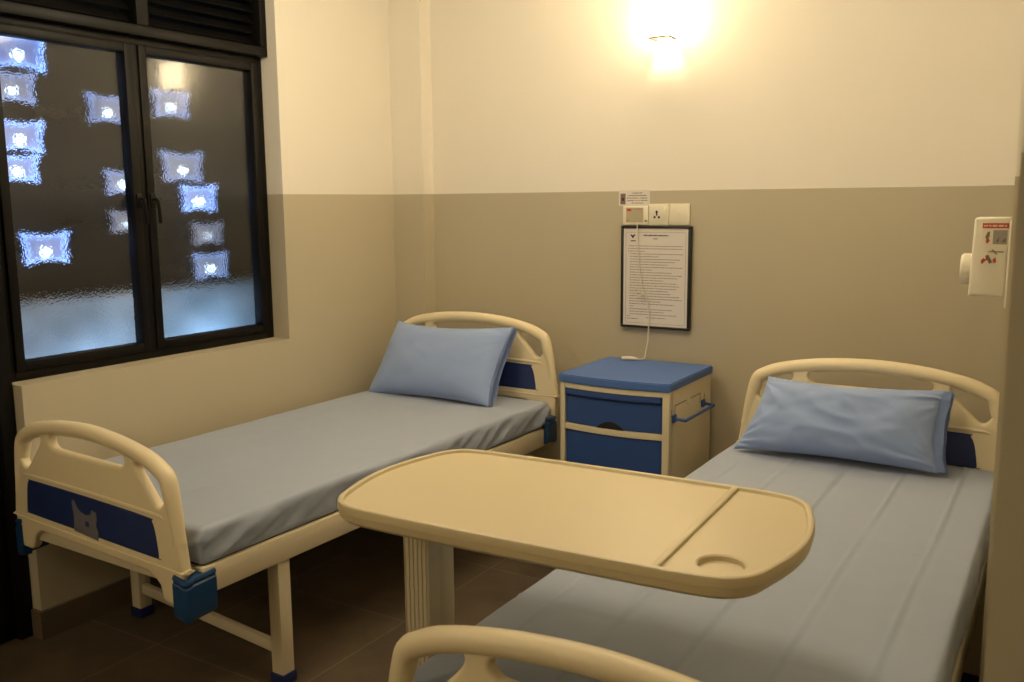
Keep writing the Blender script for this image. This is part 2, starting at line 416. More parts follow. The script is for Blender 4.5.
def corner_guard(root, u, t, z0, z1, su, st):
    """blue rubber bumper wrapped round a frame corner; su, st point outwards"""
    a, c = .060, .11
    r = .030
    path = [(-a, 0)] + [(-r + r * math.sin(k * PI / 16), -r + r * math.cos(k * PI / 16)) for k in range(9)] + [(0, -c)]
    inner = [(p[0] - (.0 if i == 0 else .016), p[1] - .016) if True else p for i, p in enumerate(path)]
    bm = bmesh.new()
    prof = [(0, 0), (.1, .10), (.5, .5), (.9, .9), (1, 1)]
    rows = []
    H = z1 - z0
    levels = [(z0, .010), (z0 + .006, .003), (z0 + .02, 0), (z1 - .028, 0), (z1 - .024, .004), (z1 - .018, .004), (z1 - .013, 0.0), (z1 - .004, .003), (z1, .010)]
    for z, ins in levels:
        row = []
        for i, p in enumerate(path):
            f = i / (len(path) - 1)
            dz = -.012 * math.sin(PI * f)                      # top and bottom dip in the middle
            n = Vector((math.sin(f * PI / 2), math.cos(f * PI / 2)))
            q = Vector(p) - n * ins
            row.append(bm.verts.new((u + su * q.x, t + st * q.y, z + dz)))
        rows.append(row)
    for A_, B_ in zip(rows, rows[1:]):
        for i in range(len(path) - 1): bm.faces.new((A_[i], A_[i + 1], B_[i + 1], B_[i]))
    back = []
    for row in (rows[0], rows[-1]):
        br = []
        for i, v in enumerate(row):
            f = i / (len(path) - 1); n = Vector((math.sin(f * PI / 2), math.cos(f * PI / 2)))
            br.append(bm.verts.new((v.co.x - su * n.x * .02, v.co.y - st * n.y * .02, v.co.z)))
        back.append(br)
    for row, br in ((rows[0], back[0]), (rows[-1], back[1])):
        for i in range(len(path) - 1): bm.faces.new((row[i], row[i + 1], br[i + 1], br[i]))
    for i in range(len(path) - 1): bm.faces.new((back[0][i], back[0][i + 1], back[1][i + 1], back[1][i]))
    for e in (0, -1):
        bm.faces.new([r_[e] for r_ in rows] + [back[1][e], back[0][e]])
    return obj('corner_guard', bm, M['guard'], root, smooth=40)

def make_bed(label, loc, rz, w, L, footL0, footA, headL0, headA, foot_rz, leg_t, leg_skew, head_wide, foot_dx):
    """local x across from the left side, local -y from head to foot"""
    root = thing('hospital_bed', label, 'bed', loc, rz, 'hospital beds with blue panels')
    zr0, zr1 = .428, .513
    hb = bed_board(root, 'headboard', w + head_wide[1] - head_wide[0], headL0, headA, 0, headL0 - .16, 0, head_wide[0])
    fb = bed_board(root, 'footboard', w, footL0, footA, -L, footL0 - .112, foot_rz, foot_dx)
    for s in (0, 1):
        u0, u1 = (.012, .052) if s == 0 else (w - .052, w - .012)
        obj('side_rail', B(((u0, -L + .02, zr0), (u1, -.02, zr1)), bev=.004), M['steel'], root)
    obj('end_rail', B(((.052, -L + .020, .435), (w - .052, -L + .055, .505)), bev=.003), M['steel'], root)
    obj('end_rail', B(((.052, -.055, .435), (w - .052, -.020, .505)), bev=.003), M['steel'], root)
    bm = B(((.052, -L + .055, .495), (w - .052, -.055, .509)))
    for k in range(5): box(bm, (.052, -L + .2 + k * (L - .4) / 4, .46), (w - .052, -L + .23 + k * (L - .4) / 4, .495))
    obj('bed_deck', bm, M['steel'], root, smooth=0)
    for t in (.34, leg_t):
        for u, tt in ((.050, t - leg_skew), (w - .074, t)):
            lg = obj('leg', B(((u, -tt - .026, .004), (u + .052, -tt + .026, .4355)), bev=.004), M['steel'], root)
            obj('rubber_foot', B(((u - .005, -tt - .031, 0), (u + .057, -tt + .031, .038)), bev=.004), M['foot'], lg)
        bm = B(((.102, -.012, .095), (w - .074, .012, .133)), bev=.003)
        for v in bm.verts: v.co.y += -t + leg_skew * (1 - (v.co.x - .076) / (w - .124))
        obj('cross_bar', bm, M['steel'], root)
    for u, su in ((-.008, -1), (w + .008, 1)):
        corner_guard(root, u + foot_dx, -L - .0235 + (u - w / 2) * math.sin(foot_rz), footL0 - .145, footL0 - .010, su, -1)
        corner_guard(root, u, .022, .440, .568, su, 1)
    return root, fb

V1 = dict(x=.098, y=-.224, rz=-.017, w=.969, L=2.065)
bed1, fb1 = make_bed('cream hospital bed along the window wall, tape scrap on its blue foot panel', (V1['x'], V1['y'], 0), V1['rz'], V1['w'], V1['L'], .516, .889, .657, 1.027, -.045, 1.72, .07, (-.012, .022), -.013)
V2 = dict(x=2.021, y=-.467, rz=.003, w=.961, L=2.225)
bed2, fb2 = make_bed('cream hospital bed under the overbed table, to the right of the bedside cabinet', (V2['x'], V2['y'], 0), V2['rz'], V2['w'], V2['L'], .455, .828, .610, .982, 0, 1.87, 0, (0, .022), 0)

# torn piece of clear tape on the foot panel of the first bed
tp = [(.395, .535), (.400, .585), (.392, .632), (.402, .640), (.418, .622), (.436, .606), (.470, .600), (.498, .606), (.505, .622), (.530, .620), (.532, .595), (.524, .575), (.536, .555), (.530, .528)]
hole = [(.462, .562), (.485, .562), (.485, .580), (.462, .580)]
o = obj('tape_scrap', plate(tp, [hole], .0008, .0002, 'xz', 0), M['tape'], fb1, smooth=0)
o.location = (0, -.0195, -.002); o['label'] = 'torn clear tape left on the navy panel'

# ------------------------------------------------------------------ mattresses in blue sheets
def make_mattress(label, V, z1, seed, crease):
    w, L = V['w'], V['L']
    root = thing('mattress', label, 'mattress', (V['x'], V['y'], 0), V['rz'], 'sheeted mattresses on the beds')
    lo, hi = (.018, -L + .026, .516), (w - .018, -.026, z1)
    def disp(p, n):
        s = Vector((p.x * 1.5, p.y * 1.5, seed))
        side = max(0, 1 - abs(n.z) * 1.2)
        d = 0
        if side > 0:
            near = max(0, 1 + (p.y + .45) / .8) if p.y < -.45 else 1      # more folds towards the head
            near = max(0, min(1, near)); nf = max(0, min(1, (-p.y - (L - .5)) / .4))
            f = (hi[2] - p.z) / (hi[2] - lo[2])
            q = (p.y if abs(n.x) > abs(n.y) else p.x)
            wv = noise.noise(Vector((q * 7 + f * 1.4, f * .8, seed))) + .6 * noise.noise(Vector((q * 17 - f * 1.2, f * 1.2, seed + 3)))
            rd = 1 - abs(noise.noise(Vector((q * 11 + f * 2.2, f * .6, seed + 9)))) * 2
            d += side * (.007 * wv + .013 * max(0, rd - .25) * (.45 + .9 * near + .6 * nf)) * min(1, f * 2.5 + .1)
            d = max(-.012, min(.016, d))
        z = 0
        if n.z > .5:
            z += .004 * noise.noise(s * 1.7) + .0022 * noise.noise(Vector((p.x * 7 + p.y * 3, p.y * 5, seed + 2)))
            for (u, a) in crease[0]:
                uu = u + .012 * noise.noise(Vector((p.y * 1.3, u * 9, seed)))
                z += a * math.exp(-((p.x - uu) / .006) ** 2) - .5 * a * math.exp(-((p.x - uu - .013) / .008) ** 2)
            for (t, a) in crease[1]:
                z += a * math.exp(-((p.y + t) / .008) ** 2) - .5 * a * math.exp(-((p.y + t + .015) / .010) ** 2)
        return p + Vector((n.x, n.y, 0)) * d + Vector((0, 0, z))
    bm = soft_box(lo, hi, .016, (.0055, .014, .012), disp)
    o = obj('fitted_sheet', bm, M['sheet'], root, smooth=80)
    obj('mattress_base', B(((.03, -L + .04, .5095), (w - .03, -.04, .520)), bev=.002), M['gasket'], root)
    return root

make_mattress('blue-grey sheeted mattress with wrinkled tucked side, on the bed beside the window', V1, .632, 3.1,
              ([(.30, .0006), (.62, .0006)], [(1.0, .0006)]))
make_mattress('blue-grey sheeted mattress with pressed fold lines, beneath the overbed table', V2, .634, 8.4,
              ([(.115, .0018), (.29, .0024), (.47, .003), (.66, .003), (.83, .0036)], [(.95, .0024), (1.72, .0022)]))

# ------------------------------------------------------------------ pillows
def make_pillow(label, centre, up, rz, hw, hh, T, seed, flap, roll=0, wr=1, taper=(0, 0), dip=0, fade=1):
    root = thing('pillow', label, 'pillow', centre, rz, 'light blue pillows')
    upv = Vector(up).normalized(); nv = Vector((0, -upv.z, upv.y)); xv = Vector((1, 0, 0))
    cr, sr = math.cos(roll), math.sin(roll)
    xa, ua = xv * cr + upv * sr, upv * cr - xv * sr
    NX, NY = 96, 64
    def P(s, t, side):
        a, b = abs(s), abs(t)
        px = s * hw * (1 - .055 * (1 - b ** 2) ** 1.0 * a ** 3)
        px += (taper[0] if s < 0 else taper[1]) * (t + 1) / 2 * a
        py = t * hh * (1 - .10 * (1 - a ** 2) * b ** 3)
        prof = max(0, (1 - a ** 3.2)) ** .55 * max(0, (1 - b ** 2.6)) ** .55
        th = T * prof
        q = Vector((s * 3.1, t * 2.2, seed))
        wv = .010 * noise.noise(q * .8) * prof
        ea = max(0, a - .45) / .55; eb = max(0, b - .4) / .6
        g = min(1, prof * 2.2)
        for cx_, cy_, k_ in ((1.15, .75, 1), (1.1, -.9, .8), (-1.1, .9, .7), (-1.15, -.8, .7)):
            dx_, dy_ = s - cx_, (t - cy_) * .7
            rr_ = math.hypot(dx_, dy_)
            wv += wr * k_ * .012 * math.exp(-(rr_ / .55) ** 2) * noise.noise(Vector((math.atan2(dy_, dx_) * 4.2, rr_ * 1.4, seed + cx_ * 3 + cy_))) * g
        r1 = 1 - 2.4 * abs(noise.noise(Vector((s * 2.6 + t * 1.3, t * 1.6 - s * .6, seed + 8))))
        wv += wr * .0055 * max(0, r1) * prof * (.4 + .6 * math.exp(-((s - .1) / .45) ** 2))
        wv += wr * .0035 * noise.noise(Vector((s * 5, t * 3.6, seed + 12))) * prof
        sag = -.012 * (1 - b) * (1 - a)
        py -= dip * (1 - a ** 2) * max(0, t) ** 2
        return xa * px + ua * py + nv * (side * (th + wv) + 0)
    bm = bmesh.new(); grids = []
    for side in (1, -1):
        g = []
        for i in range(NX + 1):
            s = -math.cos(PI * i / NX); s = .6 * s + .4 * (2 * i / NX - 1)
            row = []
            for j in range(NY + 1):
                t = -math.cos(PI * j / NY); t = .6 * t + .4 * (2 * j / NY - 1)
                row.append(bm.verts.new(P(s, t, side)))
            g.append(row)
        grids.append(g)
        for i in range(NX):
            for j in range(NY):
                bm.faces.new((g[i][j], g[i + 1][j], g[i + 1][j + 1], g[i][j + 1]))
    bmesh.ops.remove_doubles(bm, verts=bm.verts, dist=2e-4)
    obj('pillow_body', bm, M['pillow'], root, smooth=70)
    # open end of the pillowcase: two thin layers running past the right end
    bm = bmesh.new(); ny = 40
    for (off, ln, sgn) in ((.006, flap, 1), (-.012, flap * 1.15, -1)):
        rows = []
        for k in range(5):
            f = k / 4; row = []
            for j in range(ny + 1):
                t = -.97 + 1.94 * j / ny
                base = P(.97, t, sgn * .5)
                p = base + xa * (ln * f) + nv * (off * f + .010 * f * noise.noise(Vector((t * 3, f, seed + sgn)))) + xa * (.006 * noise.noise(Vector((t * 2.5, seed, sgn))) * f)
                row.append(bm.verts.new(p))
            rows.append(row)
        for a, b in zip(rows, rows[1:]):
            for j in range(ny): bm.faces.new((a[j], a[j + 1], b[j + 1], b[j]))
    bmesh.ops.solidify(bm, geom=list(bm.faces), thickness=.0015)
    obj('pillowcase_flap', bm, M['pillow'], root, smooth=70)
    return root

make_pillow('smooth light blue pillow leaning on the headboard of the window-side bed', (.500, -.415, .803), (0, .48, .877), -.02, .368, .200, .088, 1.7, .022, .02, .3, (.062, .03), .012)
make_pillow('plump creased light blue pillow on the right-hand bed, its open end folded', (2.432, -.622, .778), (0, .45, .893), 0, .352, .147, .097, 5.2, .035, .010, 2.0, (.088, .0), .008)

# ------------------------------------------------------------------ bedside cabinet
cab = thing('bedside_cabinet', 'cream bedside cabinet with blue top and drawers between the two beds', 'cabinet', (1.257, -.055, 0))
W, D, ZT = .515, .495, .835
def bowed(x0, x1, y, bow, n=12):
    return [(x0 + (x1 - x0) * k / n, y - bow * 4 * (k / n) * (1 - k / n)) for k in range(n + 1)]
def prism(bm, pts, z0, z1, bev=0, idx=0):
    t = bmesh.new()
    vs = [t.verts.new((p[0], p[1], z0)) for p in pts]; f = t.faces.new(vs)
    r = bmesh.ops.extrude_face_region(t, geom=[f])
    for v in r['geom']:
        if isinstance(v, bmesh.types.BMVert): v.co.z = z1
    bmesh.ops.recalc_face_normals(t, faces=t.faces)
    if bev:
        es = [e for e in t.edges if len(e.link_faces) == 2 and e.calc_face_angle(0) > .5]
        bmesh.ops.bevel(t, geom=es, offset=bev, segments=2, affect='EDGES')
    return join(bm, t, idx)
BOW = .032
bm = bmesh.new()
prism(bm, [(0, -D - .006)] + bowed(.0, W, -D - .006, BOW)[1:-1] + [(W, -D - .006), (W, 0), (0, 0)], .799, ZT, .005)
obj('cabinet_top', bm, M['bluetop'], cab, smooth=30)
bm = bmesh.new()
box(bm, (.006, -D + .03, .07), (.026, -.004, .799), .003); box(bm, (W - .026, -D + .03, .07), (W - .006, -.004, .799), .003)
box(bm, (.026, -.024, .07), (W - .026, -.004, .799)); box(bm, (.026, -D + .03, .07), (W - .026, -.024, .09))
prism(bm, [(.006, -D + .04), (.006, -D)] + [(.033, -D - .008)] + [(.033, -D + .04)], .07, .799, .002)
prism(bm, [(W - .033, -D + .04), (W - .033, -D - .008), (W - .006, -D), (W - .006, -D + .04)], .07, .799, .002)
fr = bowed(.006, W - .006, -D, BOW)
def front(z0, z1, inset=0, x0=.033, x1=W - .033, dep=.03):
    f = [p for p in bowed(.006, W - .006, -D, BOW, 24) if x0 < p[0] < x1]
    y0 = -D - BOW * 4 * ((x0 - .006) / (W - .012)) * (1 - (x0 - .006) / (W - .012))
    pts = [(x0, y0 + inset)] + [(p[0], p[1] + inset) for p in f] + [(x1, y0 + inset), (x1, y0 + inset + dep), (x0, y0 + inset + dep)]
    return pts
prism(bm, front(0, 0), .776, .799, .002); prism(bm, front(0, 0), .596, .622, .002); prism(bm, front(0, 0), .07, .10, .002)
obj('cabinet_body', bm, M['abs'], cab, smooth=30)
bm = bmesh.new()
prism(bm, front(0, 0, .006, .036, W - .036, .02), .624, .742, .003)
prism(bm, front(0, 0, -.006, .036, W - .036, .03), .752, .774, .003)
prism(bm, front(0, 0, .022, .036, W - .036, .01), .742, .752)
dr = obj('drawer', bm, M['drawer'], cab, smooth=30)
bm = bmesh.new()
hy = -D - BOW + .0045
half = [(W / 2 - .062 + .124 * k / 16, .624 + .030 * math.sin(PI * k / 16) ** .8) for k in range(17)]
t = plate(half, (), .0022, .0004, 'xz', 0); shift(t, (0, hy, 0)); join(bm, t)
obj('finger_pull', bm, M['hole'], dr, smooth=0)
bm = bmesh.new(); prism(bm, front(0, 0, .006, .036, W - .036, .02), .102, .594, .003)
dd = obj('cabinet_door', bm, M['drawer'], cab, smooth=30)
bm = bmesh.new()
hp = catmull([(W - .006, -.462 + .012, .684), (W + .012, -.45, .682), (W + .040, -.445, .680), (W + .048, -.425, .680), (W + .048, -.14, .680), (W + .040, -.12, .681), (W + .012, -.115, .684), (W - .006, -.115, .686)], 4)
tube(bm, hp, .0065, 10)
for yy in (-.452, -.115): box(bm, (W - .006, yy - .016, .668), (W + .006, yy + .016, .70), .003)
obj('towel_rail', bm, M['drawer'], cab)
bm = bmesh.new()
xs = W - .006
for a, b in (((-.432, .690), (-.430, .733)), ((-.140, .690), (-.142, .733)), ((-.47, .690), (-.468, .722)), ((-.088, .69), (-.09, .722))):
    box(bm, (xs - .001, min(a[0], b[0]) - .0015, a[1]), (xs + .0006, max(a[0], b[0]) + .0015, b[1]))
box(bm, (xs - .001, -.431, .731), (xs + .0006, -.305, .735)); box(bm, (xs - .001, -.255, .731), (xs + .0006, -.141, .735))
obj('flap_outline', bm, M['brownp'], cab, smooth=0)
bm = bmesh.new(); t = plate([(-.302, .733), (-.258, .733), (-.27, .712), (-.29, .712)], (), .002, .0005, 'yz', 0); shift(t, (xs + .001, 0, 0)); join(bm, t)
obj('flap_tab', bm, M['switch'], cab, smooth=0)
for u in (.05, W - .05):
    for yy in (-D + .06, -.06):
        bm = bmesh.new(); lathe(bm, [(.004, -.012), (.026, -.011), (.028, 0), (.026, .011), (.004, .012)], 20, (u, yy, .028), axis='x')
        box(bm, (u - .014, yy - .012, .03), (u + .014, yy + .012, .07), .002); obj('castor', bm, M['castor'], cab)

# ------------------------------------------------------------------ overbed table
tab = thing('overbed_table', 'cream overbed table with raised rim and cup recess, spanning the nearer bed', 'table', (2.269, -2.345, 0), math.radians(2.4))
ZTT = .95
q = [(0, .262), (.08, .262), (.16, .2615), (.235, .2605), (.30, .259), (.36, .256), (.412, .243), (.448, .208), (.468, .150), (.484, .080), (.491, .0)]
q4 = q + [(a, -b) for a, b in reversed(q[:-1])]; q4 = q4 + [(-a, -b) for a, b in q4[1:-1]]
oc = catmull([(a, b, 0) for a, b in q4], 6, True)
def inset(pts, d):
    out = []; N = len(pts)
    for i in range(N):
        tg = (pts[(i + 1) % N] - pts[i - 1]).normalized(); n = Vector((-tg.y, tg.x, 0))
        c = -pts[i].normalized()
        if n.dot(c) < 0: n = -n
        out.append(pts[i] + n * d)
    return out
bm = bmesh.new(); rings = []
for d, z in ((.045, ZTT - .046), (.014, ZTT - .043), (.004, ZTT - .034), (.001, ZTT - .019), (.002, ZTT - .0185), (.0, ZTT - .018), (.0, ZTT - .006), (.002, ZTT - .0015), (.005, ZTT), (.010, ZTT), (.013, ZTT - .001), (.016, ZTT - .007)):
    rings.append([bm.verts.new((p.x, p.y, z)) for p in inset(oc, d)])
for A_, B_ in zip(rings, rings[1:]):
    for i in range(len(oc)): bm.faces.new((A_[i], A_[(i + 1) % len(oc)], B_[(i + 1) % len(oc)], B_[i]))
bm.faces.new(rings[0])
cupc = (.377, -.172); cr = .044
fl = plate([(p.x, p.y) for p in inset(oc, .0155)], [[(cupc[0] + cr * math.cos(2 * PI * k / 40), cupc[1] + cr * math.sin(2 * PI * k / 40)) for k in range(40)]], .0006, .0002, 'xy', 0)
shift(fl, (0, 0, ZTT - .0075)); join(bm, fl)
lathe(bm, [(cr + .001, ZTT - .0068), (cr - .003, ZTT - .009), (cr - .005, ZTT - .017), (.001, ZTT - .0172)], 40, (cupc[0], cupc[1], 0), cap=False)
box(bm, (.274, -.251, ZTT - .010), (.289, .251, ZTT - .0005), .003)
obj('table_top', bm, M['tray'], tab, smooth=35)
# ridged lifting column at the left end
def ridged(x0, x1, y0, y1, n=6):
    pts = []; wd = (x1 - x0)
    for k in range(n):
        a = x0 + wd * (k + .5) / n
        pts += [(a - .0022, y0), (a - .0012, y0 + .0025), (a + .0012, y0 + .0025), (a + .0022, y0)]
    pts = [(x0 + .003, y0)] + [p for p in pts if x0 + .003 < p[0] < x1 - .003] + [(x1 - .003, y0), (x1, y0 + .003), (x1, y1), (x0, y1), (x0, y0 + .003)]
    return pts
cx = -.398; cyf = -.048
bm = bmesh.new(); prism(bm, ridged(cx, cx + .070, cyf, cyf + .044), .085, ZTT - .063)
obj('lift_column', bm, M['alloy'], tab, smooth=20)
bm = bmesh.new(); box(bm, (cx - .004, cyf + .050, .085), (cx + .066, cyf + .112, ZTT - .063), .004)
box(bm, (cx + .004, cyf + .044, .085), (cx + .058, cyf + .050, ZTT - .06))
obj('guide_post', bm, M['alloy'], tab, smooth=30)
obj('under_bracket', B(((cx - .02, cyf - .03, ZTT - .063), (cx + .30, cyf + .14, ZTT - .0455)), bev=.004), M['alloy'], tab)
bm = B(((cx - .02, cyf - .22, .055), (cx + .09, cyf + .26, .088)), bev=.005)
box(bm, (cx + .05, cyf - .215, .058), (cx + .70, cyf - .170, .085), .004); box(bm, (cx + .05, cyf + .21, .058), (cx + .70, cyf + .255, .085), .004)
base = obj('base_frame', bm, M['alloy'], tab)
for (u, yy) in ((cx + .03, cyf - .19), (cx + .03, cyf + .23), (cx + .66, cyf - .19), (cx + .66, cyf + .23)):
    bm = bmesh.new(); lathe(bm, [(.004, -.010), (.024, -.009), (.026, 0), (.024, .009), (.004, .010)], 18, (u, yy, .026), axis='y')
    box(bm, (u - .010, yy - .013, .03), (u + .010, yy + .013, .058), .002); obj('castor', bm, M['castor'], tab)

# ------------------------------------------------------------------ wall lamp
lam = thing('wall_lamp', 'bright box-shaped wall lamp glowing high on the back wall', 'lamp', (1.512, 0, 2.27))
SH = emit('glowing_lamp_shade', (1, .80, .50), SHADE)
bm = bmesh.new()
w2, d0, d1, hh = .050, -.028, -.118, .165
box(bm, (-w2, d1, .004), (w2, d1 + .004, hh)); box(bm, (-w2, d0 - .004, .004), (w2, d0, hh)); box(bm, (-w2, d1 + .004, .004), (-w2 + .004, d0 - .004, hh)); box(bm, (w2 - .004, d1 + .004, .004), (w2, d0 - .004, hh))
obj('lamp_shade', bm, SH, lam, smooth=0)
bm = bmesh.new()
for a, b in (((-w2 - .001, d1 - .001), (w2 + .001, d1 + .004)), ((-w2 - .001, d0 - .004), (w2 + .001, d0 + .001)), ((-w2 - .001, d1), (-w2 + .004, d0)), ((w2 - .004, d1), (w2 + .001, d0))):
    box(bm, (a[0], a[1], -.001), (b[0], b[1], .004))
obj('shade_rim', bm, M['brownp'], lam, smooth=0)
bm = bmesh.new(); box(bm, (-w2 + .004, d1 + .004, .0005), (w2 - .004, -.060, .0035))
for sx in (-1, 1): box(bm, (min(sx * .030, sx * (w2 - .004)), -.060, .0005), (max(sx * .030, sx * (w2 - .004)), d0 - .004, .0035))
obj('bottom_cover', bm, M['white'], lam, smooth=0)
bm = B(((-.03, d0, .05), (.03, 0, .12)), bev=.003); obj('wall_bracket', bm, M['white'], lam)
bm = bmesh.new(); tube(bm, [(0, d0 - .003, .085), (0, -.06, .085)], .010, 12); obj('bulb_holder', bm, M['white'], lam)

# ------------------------------------------------------------------ things on the back wall
# sticker
st = thing('warning_sticker', 'small white sticker with printed lines above the nurse call unit', 'sticker', (1.277, 0, 1.545))
bm = bmesh.new(); box(bm, (0, -.0012, 0), (.156, 0, .071))
box(bm, (.008, -.0016, .006), (.034, -.0010, .056), 0, 1, 1); box(bm, (.016, -.0019, .022), (.026, -.0012, .036), 0, 1, 2)
def text_line(bm, x0, x1, z, h, y, idx, rnd, lo=.004, hi=.013):
    x = x0
    while x < x1:
        wd = min(rnd.uniform(lo, hi), x1 - x)
        if wd > .0015:
            n = max(1, int(wd / .0022))
            for k in range(n):                                   # broken strokes, like print too small to read
                a = x + wd * k / n
                box(bm, (a, y - .0003, z + rnd.uniform(0, h * .25)), (a + wd / n * .78, y + .0002, z + h * rnd.uniform(.75, 1)), 0, 1, idx)
        x += wd + .0025
rnd = random.Random(3)
for z, a, b, ii in ((.055, .068, .118, 2), (.0435, .044, .142, 2), (.032, .042, .090, 2), (.032, .095, .104, 3), (.032, .108, .144, 2), (.0205, .042, .076, 2), (.0205, .082, .106, 3), (.0205, .112, .144, 2), (.009, .066, .124, 2)):
    text_line(bm, a, b, z, .0055, -.0013, ii, rnd)
obj('sticker_sheet', bm, [M['paper'], M['brownp'], M['dark'], M['red']], st, smooth=0)

# nurse call panel, socket, push switch
cp = thing('nurse_call_station', 'ivory nurse call unit with tan label left of the power socket', 'switch', (1.302, 0, 1.456), 0, 'ivory wall plates above the notice')
obj('plate', B(((0, -.012, 0), (.1295, 0, .088)), bev=.004), M['switch'], cp)
bm = bmesh.new(); box(bm, (.018, -.0128, .012), (.104, -.0118, .080))
box(bm, (.022, -.0134, .064), (.044, -.0126, .074), 0, 1, 1)
rnd = random.Random(5); text_line(bm, .06, .098, .070, .004, -.0129, 1, rnd); box(bm, (.022, -.0134, .020), (.030, -.0126, .024), 0, 1, 1)
obj('panel_label', bm, [M['film'], M['red']], cp, smooth=0)
obj('panel_marker', B(((.112, -.0134, .016), (.124, -.0118, .022))), M['dark'], cp, smooth=0)
so = thing('power_socket', 'ivory three-pin wall socket with rocker, middle of the row of plates', 'socket', (1.4325, 0, 1.454), 0, 'ivory wall plates above the notice')
obj('plate', B(((0, -.012, 0), (.0985, 0, .099)), bev=.004), M['switch'], so)
bm = bmesh.new()
for (x, z, r) in ((.040, .062, .006), (.030, .038, .0055), (.051, .038, .0055)):
    lathe(bm, [(.0005, -.0124), (r, -.0124), (r, -.0112)], 14, (x, 0, z), axis='y', cap=False)
box(bm, (.0365, -.0125, .045), (.0435, -.0112, .066))
obj('pin_slots', bm, M['hole'], so, smooth=0)
obj('rocker_switch', B(((.070, -.0165, .028), (.090, -.011, .078)), bev=.003), M['switch'], so)
sw = thing('bell_switch', 'ivory wall plate with small bright centre button, rightmost of the row', 'switch', (1.532, 0, 1.455), 0, 'ivory wall plates above the notice')
obj('plate', B(((0, -.012, 0), (.0985, 0, .098)), bev=.004), M['switch'], sw)
obj('button', B(((.040, -.0165, .050), (.053, -.011, .064)), bev=.002), M['white'], sw)

# framed notice
no = thing('framed_notice', 'black framed printed notice hanging on the back wall above the cabinet', 'notice', (1.302, 0, .978))
FW, FH = .343, .474
bm = B(((0, -.030, 0), (FW, -.002, .011)), ((0, -.030, FH - .011), (FW, -.002, FH)), ((0, -.030, .011), (.012, -.002, FH - .011)), ((FW - .012, -.030, .011), (FW, -.002, FH - .011)), bev=.0025)
obj('frame', bm, M['frame'], no)
bm = bmesh.new(); box(bm, (.010, -.024, .009), (FW - .010, -.018, FH - .009))
# paper border and text
def hl(x0, x1, z, h, i=1): box(bm, (x0, -.0244, z), (x1, -.0239, z + h), 0, 1, i)
for a in ((.026, FW - .026, FH - .030, .0015), (.026, FW - .026, .022, .0015)): hl(*a, 3)
for x in (.024, FW - .0255): box(bm, (x, -.0244, .022), (x + .0015, -.0239, FH - .030), 0, 1, 3)
rnd = random.Random(11); z = FH - .094
text_line(bm, .112, .235, FH - .047, .008, -.0241, 2, rnd, .014, .03); text_line(bm, .160, .186, FH - .061, .005, -.0241, 1, rnd, .02, .03)
rows = [(.036, 1), (.036, 1), (.036, .32), (.046, 1), (.046, .55), (.046, .96), (.046, .86), (.046, .72), (.046, 1), (.046, .42), (.044, .8), (.044, 1), (.044, .92), (.044, .66), (.044, .9), (.044, .94), (.044, .88), (.044, .74), (.044, .78), (.044, .95), (.044, 1), (.044, .6), (.044, .86), (.046, .07), (.046, .82), (.046, .66), (.046, .9)]
for k, (x0, f) in enumerate(rows):
    text_line(bm, x0, x0 + (FW - .038 - x0) * f, z - k * .01225, .0042, -.0241, 1, rnd)
text_line(bm, .130, .225, z - 27.2 * .01225, .0042, -.0241, 1, rnd); text_line(bm, .032, .048, .052, .004, -.0241, 1, rnd); text_line(bm, .032, .088, .040, .004, -.0241, 1, rnd)
# small printed emblem: two spread leaves over a base stroke
for pts in ([(.050, FH - .038), (.058, FH - .044), (.066, FH - .038), (.072, FH - .040), (.060, FH - .056), (.056, FH - .056), (.046, FH - .041)], [(.050, FH - .066), (.070, FH - .066), (.075, FH - .071), (.046, FH - .071)]):
    t = plate(pts, (), .0004, .0001, 'xz', 0); shift(t, (0, -.0242, 0)); join(bm, t, 2)
obj('notice_sheet', bm, [M['paper'], M['ink'], M['dark'], M['greyp']], no, smooth=0)

# call cord hanging over the notice to a push button on the cabinet
co = thing('nurse_call_handset', 'milky call cord hanging over the notice, its push button on the cabinet', 'cord', (0, 0, 0))
pts = [(1.385, -.012, 1.462), (1.386, -.030, 1.456), (1.388, -.036, 1.435), (1.395, -.036, 1.33), (1.405, -.036, 1.23), (1.418, -.036, 1.165), (1.43, -.037, 1.145), (1.405, -.040, 1.150), (1.388, -.042, 1.160), (1.40, -.044, 1.128), (1.425, -.046, 1.142), (1.440, -.043, 1.13), (1.445, -.038, 1.10), (1.452, -.036, 1.03), (1.448, -.035, .96), (1.449, -.040, .92), (1.448, -.06, .875), (1.452, -.085, .8475), (1.438, -.100, .8415), (1.428, -.106, .842)]
bm = bmesh.new(); tube(bm, catmull(pts, 6), .0027, 8); obj('cord', bm, M['cordm'], co)
bm = bmesh.new()
tube(bm, catmull([(1.430, -.106, .8435), (1.42, -.110, .844), (1.404, -.115, .846), (1.384, -.122, .8465), (1.366, -.128, .8455), (1.358, -.131, .8445)], 5), [.004] + [.005] * 4 + [.008] * 5 + [.0098] * 9 + [.0095] * 5 + [.006, .003], 12)
obj('push_button', bm, M['cordm'], co)

